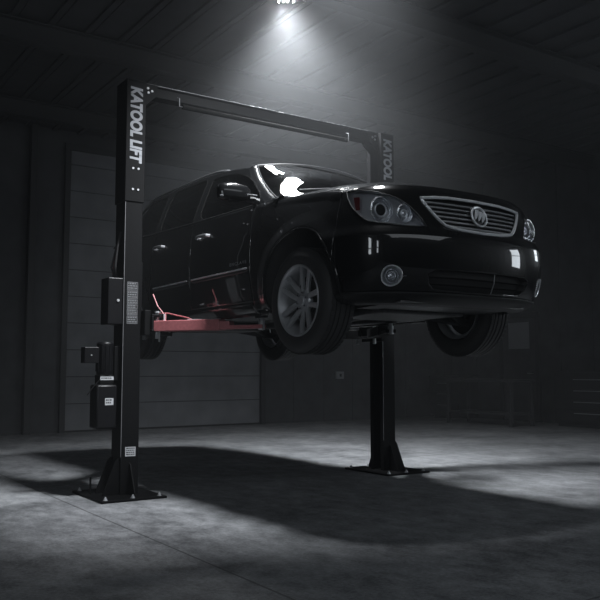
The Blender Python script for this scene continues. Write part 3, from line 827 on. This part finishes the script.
# roof
def roofp(s, t):
    w0 = wshield(s, 1)
    xr = -3.98+.10*s*s; x = lerp(w0.x, xr, t)
    zr = itp(x, RAIL); yr = GS(x, zr, 1).y
    e = abs(s)
    y = s*lerp(abs(w0.y/s) if s else 0, yr, min(1, t*6)) if s else 0
    z = zr+.045*(1-e**2.4)
    k = min(1, t*8)
    return Vector((x, y, lerp(w0.z, z, k*k*(3-2*k))))
bm = B(); G = [[bm.verts.new(roofp(-1+2*i/40, j/80)) for j in range(81)] for i in range(41)]
for i in range(40):
    for j in range(80): bm.faces.new((G[i][j], G[i+1][j], G[i+1][j+1], G[i][j+1]))
bmesh.ops.recalc_face_normals(bm, faces=bm.faces); finish('roof', bm, 'paint', car, angle=50)
# rear window
bm = B(); R = []
for j in range(9):
    t = j/8; x = xD(t); p = GS(x, gz(x, t), 1)
    R.append([bm.verts.new((x-.04*(1-(s/8)**2), p.y*s/8, gz(x, t)+.04*t*(1-(s/8)**2))) for s in range(-8, 9)])
for a, b in zip(R, R[1:]):
    for k in range(16): bm.faces.new((a[k+1], a[k], b[k], b[k+1]))
finish('rear_window', bm, 'glass_dark', car, angle=60)

# ---------- door handles, side mouldings, badge
for sg in (-1, 1):
    for dk, hx, hz in ((0, -1.455, 1.000), (1, -2.40, 1.022)):
        d = doors[sg, dk]; bm = B(); y = yS(hx, hz)
        pts = [(hx-.115, sg*(y-.002), hz-.004), (hx-.10, sg*(y+.028), hz), (hx-.05, sg*(y+.038), hz+.002), (hx+.05, sg*(y+.038), hz+.002), (hx+.095, sg*(y+.028), hz), (hx+.11, sg*(y-.002), hz-.004)]
        tube(bm, pts, .015, 8, flat=.7); finish('door_handle', bm, 'satin', d)
        bm = B(); disc_dome(bm, (hx, sg*(y-.003), hz-.005), (0, sg, 0), .07, .0045, 20, 3, .028); finish('handle_recess', bm, 'black_hole', d)
    for dk, a, b in ((0, -1.66, -.52-.12), (1, -2.50, -1.72)):
        d = doors[sg, dk]; bm = B(); n_ = 14; R = []
        for i in range(n_+1):
            x = lerp(a, b, i/n_); e = .5 if i in (0, n_) else 1; z = .617+.006*(x+1.6); y = yS(x, z)
            R.append([bm.verts.new((x, sg*(y-.001), z+.021*e)), bm.verts.new((x, sg*(y+.009*e), z+.012*e)), bm.verts.new((x, sg*(y+.009*e), z-.012*e)), bm.verts.new((x, sg*(y-.001), z-.021*e))])
        for p, q in zip(R, R[1:]):
            for j in range(3): bm.faces.new((p[j], q[j], q[j+1], p[j+1]))
        bmesh.ops.recalc_face_normals(bm, faces=bm.faces); mo = finish('side_moulding', bm, 'trim', d, smooth=False)
        bm = B(); tube(bm, [(lerp(a+.02, b-.01, i/10), sg*(yS(lerp(a, b, i/10), .63)+.008), .628+.006*(lerp(a, b, i/10)+1.6)) for i in range(11)], .0075, 6); finish('chrome_strip', bm, 'bright', mo)
    put_text('badge_lettering', 'ENCLAVE', .27, .026, (-.80, sg*(yS(-.80, .70)+.0012), .690), (1 if sg < 0 else -1, 0, 0), (0, 0, 1), 'satin', doors[sg, 0], .01, 0, 1.35, .002)

# ---------- mirrors
for sg in (-1, 1):
    bm = B(); R = []
    prof = [(0, .55, .5), (.04, .86, .86), (.10, 1, .98), (.18, 1, 1), (.235, .92, .93), (.265, .72, .74), (.275, .35, .4)]
    for d, kx, kz in prof:
        ring_ = []
        for k in range(24):
            a = 2*PI*k/24; cx_, sz = math.copysign(abs(math.cos(a))**.75, math.cos(a)), math.copysign(abs(math.sin(a))**.55, math.sin(a))
            xx = .062*kx*cx_ if cx_ > 0 else .045*kx*cx_
            ring_.append(bm.verts.new((-.665-.10*(d)+xx, sg*(.965+d), 1.238+.076*kz*sz)))
        R.append(ring_)
    for a, b in zip(R, R[1:]):
        for k in range(24): bm.faces.new((a[k], a[(k+1) % 24], b[(k+1) % 24], b[k]))
    bm.faces.new(R[0][::-1]); bm.faces.new(R[-1]); bmesh.ops.recalc_face_normals(bm, faces=bm.faces)
    mi = finish('wing_mirror', bm, 'paint', car, angle=60)
    bm = B(); tube(bm, [(-.62, sg*.885, 1.17), (-.65, sg*.94, 1.19), (-.70, sg*1.03, 1.205)], [.032, .030, .028], 10); finish('mirror_arm', bm, 'paint', mi)
    bm = B(); tube(bm, [(-.60, sg*.925, 1.222), (-.615, sg*.96, 1.226), (-.63, sg*.995, 1.228)], .006, 8); finish('arm_highlight', bm, 'chrome', mi)  # bright strip added to paint the highlight on the mirror arm
    bm = B(); box(bm, -.735, -.725, min(sg*1.0, sg*1.21), max(sg*1.0, sg*1.21), 1.18, 1.295); finish('mirror_glass', bm, 'chrome', mi, smooth=False)
    bm = B(); tube(bm, [(-.635, sg*1.215, 1.195), (-.655, sg*1.232, 1.197)], .007, 6); finish('signal_end', bm, 'satin', mi)

# ---------- wheels
def tyre_prof(w=.255, R=.392, rr=.255):
    h = w/2
    return [(rr, -h+.02), (rr+.012, -h+.004), (rr+.035, -h-.002), (.330, -h-.004), (.352, -h+.004), (.372, -h+.016), (.384, -h+.030),
            (R-.001, -h+.045), (R, -h+.06), (R-.009, -h+.062), (R-.009, -h+.070), (R, -h+.072), (R, -.030), (R-.009, -.028), (R-.009, -.020), (R, -.018),
            (R, .018), (R-.009, .020), (R-.009, .028), (R, .030), (R, h-.072), (R-.009, h-.070), (R-.009, h-.062), (R, h-.06), (R-.001, h-.045),
            (.384, h-.030), (.372, h-.016), (.352, h-.004), (.330, h+.004), (rr+.035, h+.002), (rr+.012, h-.004), (rr, h-.02)]
def make_wheel(sg, rot0=0.):
    """outer face towards sg*y"""
    H = .1275
    o = sg
    root_bm = B()
    # barrel + lip
    lathe(root_bm, [(.256, o*(H-.018)), (.264, o*(H-.006)), (.261, o*(H+.002)), (.252, o*(H+.000)), (.243, o*(H-.012)), (.225, o*.02), (.205, -o*(H-.05)), (.222, -o*(H-.02)), (.240, -o*(H-.004)), (.243, -o*(H-.008)), (.236, -o*(H-.02)), (.214, -o*(H-.05)), (.232, o*.02)], 72, close=True)
    # hub
    lathe(root_bm, [(.0, o*(H-.030)), (.030, o*(H-.030)), (.034, o*(H-.034)), (.036, o*(H-.052)), (.075, o*(H-.050)), (.083, o*(H-.058)), (.083, o*(H-.085)), (.0, o*(H-.085))], 36)
    for i in range(5):
        for dd in (-13, 13):
            a = math.radians(i*72+dd)+rot0; da = math.radians(dd)*.35
            ra, rb = .070, .246
            n_ = 8; R = []
            for j in range(n_+1):
                t = j/n_; r = lerp(ra, rb, t); aa = math.radians(i*72)+rot0; of = math.copysign(lerp(.030, .054, t), dd)
                hw = lerp(.0185, .020, t); yy = o*lerp(H-.050, H-.012, t**.8)
                tn = Vector((-math.sin(aa), 0, math.cos(aa))); c = Vector((r*math.cos(aa), 0, r*math.sin(aa)))+tn*of
                R.append([root_bm.verts.new(c+tn*q*hw+Vector((0, yy+dy, 0))) for q, dy in ((-1, -o*.022), (-1, -o*.004), (-.6, 0), (.6, 0), (1, -o*.004), (1, -o*.022))])
            for p, q in zip(R, R[1:]):
                for k in range(6): root_bm.faces.new((p[k], p[(k+1) % 6], q[(k+1) % 6], q[k]))
            root_bm.faces.new(R[0]); root_bm.faces.new(R[-1])
    bmesh.ops.recalc_face_normals(root_bm, faces=root_bm.faces)
    w = finish('wheel', root_bm, 'alloy', car, angle=35)
    bm = B(); lathe(bm, tyre_prof(), 96, close=True)
    # side tread blocks
    for k in range(64):
        a = 2*PI*k/64; rot = Matrix.Rotation(-a, 3, 'Y')
        for q in (-1, 1):
            vs = box(bm, .3855, .3925, q*.083-.016, q*.083+.016, -.013, .013)
            for v in vs: v.co = rot @ v.co
    t = finish('tyre', bm, 'rubber', w, angle=30)
    bm = B(); lathe(bm, [(.0, o*.0), (.16, o*.0), (.16, o*.012), (.0, o*.012)], 40); lathe(bm, [(.0, -o*.06), (.09, -o*.06), (.09, o*.03), (.0, o*.03)], 24); finish('brake_disc', bm, 'alloy_dark', w)
    bm = B(); lathe(bm, [(.205, -o*.005), (.19, -o*.012), (.0, -o*.012)], 40); finish('dust_shield', bm, 'black_hole', w)
    for k in range(6):
        a = 2*PI*k/6+rot0+.3; bm = B()
        lathe(bm, [(.010, o*(H-.052)), (.010, o*(H-.036)), (.007, o*(H-.032)), (0, o*(H-.032))], 6, (.058*math.cos(a), 0, .058*math.sin(a)), 'y'); finish('lug_nut', bm, 'chrome', w)
    return w
DROOP = .066
protos = {}
for sg in (-1, 1):
    w = make_wheel(sg, math.radians(0)); w.location = (AX if sg < 0 else AX-.06, -.852 if sg < 0 else .80, .39-DROOP); protos[sg] = w
    c = w.copy(); COL.objects.link(c); c.location = (-3.02, sg*.848, .39-DROOP); c.rotation_euler = (0, .5, 0)
    for ch in list(w.children):
        d = ch.copy(); COL.objects.link(d); d.parent = c

# ---------- underbody
bm = B()
box(bm, -3.9, .55, -.56, .56, .34, .40)
box(bm, -2.35, -.62, -.80, .80, .33, .38)
for s in (-1, 1): box(bm, -2.45, -.55, s*.80-.06, s*.80+.06, .27, .33)
box(bm, -2.4, -.5, -.10, .10, .36, .44)
ub = finish('underbody', bm, 'under', car, smooth=False, bevel=.015)
bm = B(); box(bm, -.40, .35, -.42, .42, .24, .32); box(bm, -.30, .10, -.60, .60, .26, .30); finish('subframe', bm, 'under', car, smooth=False, bevel=.02)
bm = B(); box(bm, -3.3, -2.75, -.45, .45, .25, .32); finish('subframe', bm, 'under', car, smooth=False, bevel=.02)
bm = B(); prism(bm, [(.30, .265), (.78, .282), (.78, .292), (.30, .285)], -.62, .62, 'y'); finish('splash_shield', bm, 'trim', car, smooth=False)
for wx in (AX, -3.02):
    for s in (-1, 1):
        zz = .39-DROOP
        bm = B()
        tube(bm, [(wx-.22, s*.40, .28), (wx-.05, s*.62, zz-.10), (wx, s*.76, zz-.11), (wx+.05, s*.62, zz-.10), (wx+.16, s*.40, .28)], [.03, .028, .032, .028, .03], 8, flat=.6)
        finish('control_arm', bm, 'under', car)
        bm = B(); tube(bm, [(wx, s*.20, .36), (wx, s*.74, zz)], .018, 10); finish('drive_shaft', bm, 'alloy_dark', car)
        bm = B(); tube(bm, [(wx-.02, s*.60, .95), (wx-.02, s*.66, zz+.10), (wx, s*.67, zz-.1)], [.06, .045, .035], 12); finish('strut', bm, 'under', car)
        bm = B(); tube(bm, [(wx-.20, s*.30, .30), (wx-.13, s*.70, zz+.02)], .011, 8); finish('tie_rod', bm, 'under', car)
bm = B(); tube(bm, [(-.3, .12, .29), (-.8, .10, .27), (-1.6, .22, .28), (-2.5, .25, .28)], .032, 10); tube(bm, [(-.95, .10, .27), (-1.35, .17, .275)], .075, 12); tube(bm, [(-2.5, -.45, .30), (-2.5, .45, .30)], .02, 8)
tube(bm, [(-3.55, -.35, .36), (-3.55, .35, .36)], .11, 14); finish('exhaust', bm, 'alloy_dark', car)

# ---------- interior
bm = B(); box(bm, -.95, -.45, -.72, .72, .80, 1.12); finish('dashboard', bm, 'seat', car, smooth=True, bevel=.05)
for s in (-1, 1):
    for sx in (-1.55, -2.45):
        bm = B(); box(bm, sx-.25, sx+.27, s*.40-.24, s*.40+.24, .68, .86); box(bm, sx-.36, sx-.20, s*.40-.23, s*.40+.23, .84, 1.38); box(bm, sx-.36, sx-.25, s*.40-.12, s*.40+.12, 1.40, 1.56)
        finish('seat', bm, 'seat', car, bevel=.04)
bm = B(); ring(bm, (-1.02, .40, 1.12), (-1, 0, .45), .18, .014, 32); tube(bm, [(-1.02, .40, 1.12), (-.85, .40, 1.04)], .03, 8); finish('steering_wheel', bm, 'seat', car)
bm = B(); box(bm, -1.04, -1.0, -.12, .12, 1.56, 1.63); finish('rear_view_mirror', bm, 'seat', car, bevel=.01)
bm = B(); box(bm, -3.9, -.4, -.85, .85, .60, .66); box(bm, -.42, -.40, -.85, .85, .6, 1.15); finish('cabin_floor', bm, 'seat', car, smooth=False)

# ============================================================ HANGING LAMP
LP = Vector((1.915, .36, 5.235))
lamp = empty('high_bay_lamp', LP); tag(lamp, 'round high-bay lamp glowing above the car at the top edge of the picture', 'lamp')
RV = Vector((.828, -.56, 0)); FV = Vector((.56, .828, 0))
def oval(bm):
    for v in bm.verts:
        c = v.co; v.co = RV*(c.x*1.75)+FV*c.y+Vector((0, 0, c.z))
bm = B(); lathe(bm, [(.0, .15), (.13, .15), (.18, .10), (.19, .0), (.18, -.005), (.17, .02), (.0, .03)], 48, axis='z'); oval(bm); finish('housing', bm, 'lift', lamp)
M['led'] = pmat('led', (1, 1, 1), .5, emit=(1, .99, .97), es=60)
M['diffuser'] = pmat('lamp_diffuser', (1, 1, 1), .5, emit=(1, .99, .97), es=30)
bm = B(); lathe(bm, [(0, .012), (.168, .012), (.168, .018), (0, .018)], 40, axis='z'); oval(bm); finish('diffuser', bm, 'diffuser', lamp)
bm = B(); box(bm, -.06, .06, -.06, .06, .151, .164); finish('ceiling_mount', bm, 'lift', lamp)
for k in (-.075, -.025, .022, .09):
    p = RV*k+FV*.10; bm = B(); lathe(bm, [(0, .02), (.004, .02), (.004, -.040), (.007, -.044), (.007, -.052), (0, -.055)], 12, (p.x, p.y, 0), 'z'); finish('led', bm, 'led', lamp)
def spot(name, loc, target, energy, size, soft, blend=1.):
    ld = bpy.data.lights.new(name, 'SPOT'); ld.energy = energy; ld.spot_size = math.radians(size); ld.spot_blend = blend; ld.shadow_soft_size = soft; ld.color = (.93, .965, 1)
    lo = bpy.data.objects.new(name, ld); COL.objects.link(lo); lo.location = loc
    lo.rotation_euler = (Vector(target)-Vector(loc)).to_track_quat('-Z', 'Y').to_euler()
    return lo
spot('high_bay_light', LP-Vector((0, 0, .06)), (2.9, .8, 0), 2350, 112, .2)
spot('key_light', (.87, -2.35, 5.2), (1.45, .25, 0), 2500, 76, .30)
al = bpy.data.lights.new('shadow_fill', 'AREA'); al.shape = 'RECTANGLE'; al.size = 9; al.size_y = 3.6; al.energy = 150; al.color = (.86, .93, 1)  # added unseen area lamp that lightens the shadow under the car
ao = bpy.data.objects.new('shadow_fill', al); COL.objects.link(ao); ao.location = (1, -10.1, ZC-.32)


# ============================================================ WINDOWS BEHIND THE CAMERA (seen only as reflections)
M['night_pane'] = pmat('daylit_window_pane', (.1, .1, .1), .3, emit=(.85, .93, 1), es=5)
def win(n, loc, rz, w, h, es):
    r = empty('window_%d' % n, loc, rz); struct(r)
    bm = B(); box(bm, -w/2, w/2, -.02, 0, -h/2, -.04); box(bm, -w/2, w/2, -.02, 0, .04, h/2)
    m = M['night_pane'].copy(); m.node_tree.nodes['Principled BSDF'].inputs['Emission Strength'].default_value = es
    struct(finish('window_pane', bm, m, r, smooth=False))
    bm = B()
    for a in (-w/2-.06, w/2): box(bm, a, a+.06, -.05, .02, -h/2-.06, h/2+.06)
    for a in (-h/2-.06, -.04, h/2): box(bm, -w/2, w/2, -.05, .02, a, a+(.08 if a == -.04 else .06))
    struct(finish('window_frame', bm, 'frame', r, smooth=False))
win(1, (XR-.1, -8.2, 3.1), PI/2, 1.5, 2.8, 9)
win(2, (XL+.1, -6.9, 2.9), -PI/2, .8, 2.6, 8)
win(3, (XL+.1, -9.6, 3.1), -PI/2, .6, 2.2, 7)
win(4, (XR-.1, -2.6, 3.5), PI/2, 1.2, 1.2, 6)
plain('wall_left', XL-.2, XL, YF, YB, 0, ZC+.3, 'wall')
plain('wall_front', XL, XR, YF-.2, YF, 0, ZC+.3, 'frame')

# ============================================================ WORLD: faint haze in the air
w = bpy.data.worlds.new('world'); sc.world = w; w.use_nodes = True
nt = w.node_tree; bg = nt.nodes['Background']; bg.inputs[0].default_value = (.6, .7, .85, 1); bg.inputs[1].default_value = .0
vs = nt.nodes.new('ShaderNodeVolumeScatter'); vs.inputs['Color'].default_value = (.93, .96, 1, 1); vs.inputs['Density'].default_value = .006; vs.inputs['Anisotropy'].default_value = .0
nt.links.new(vs.outputs[0], nt.nodes['World Output'].inputs['Volume'])
# the haze hangs thicker under the roof
ge = nt.nodes.new('ShaderNodeNewGeometry'); sx = nt.nodes.new('ShaderNodeSeparateXYZ'); mr = nt.nodes.new('ShaderNodeMapRange'); mr.interpolation_type = 'SMOOTHSTEP'
nt.links.new(ge.outputs['Position'], sx.inputs[0]); nt.links.new(sx.outputs['Z'], mr.inputs['Value'])
mr.inputs['From Min'].default_value = 2.6; mr.inputs['From Max'].default_value = 5.3; mr.inputs['To Min'].default_value = .0035; mr.inputs['To Max'].default_value = .027
nt.links.new(mr.outputs[0], vs.inputs['Density'])

sc.view_settings.view_transform = 'Standard'; sc.view_settings.look = 'None'
sc.view_settings.gamma = 1; sc.view_settings.use_curve_mapping = False
sc.view_settings.exposure = 0
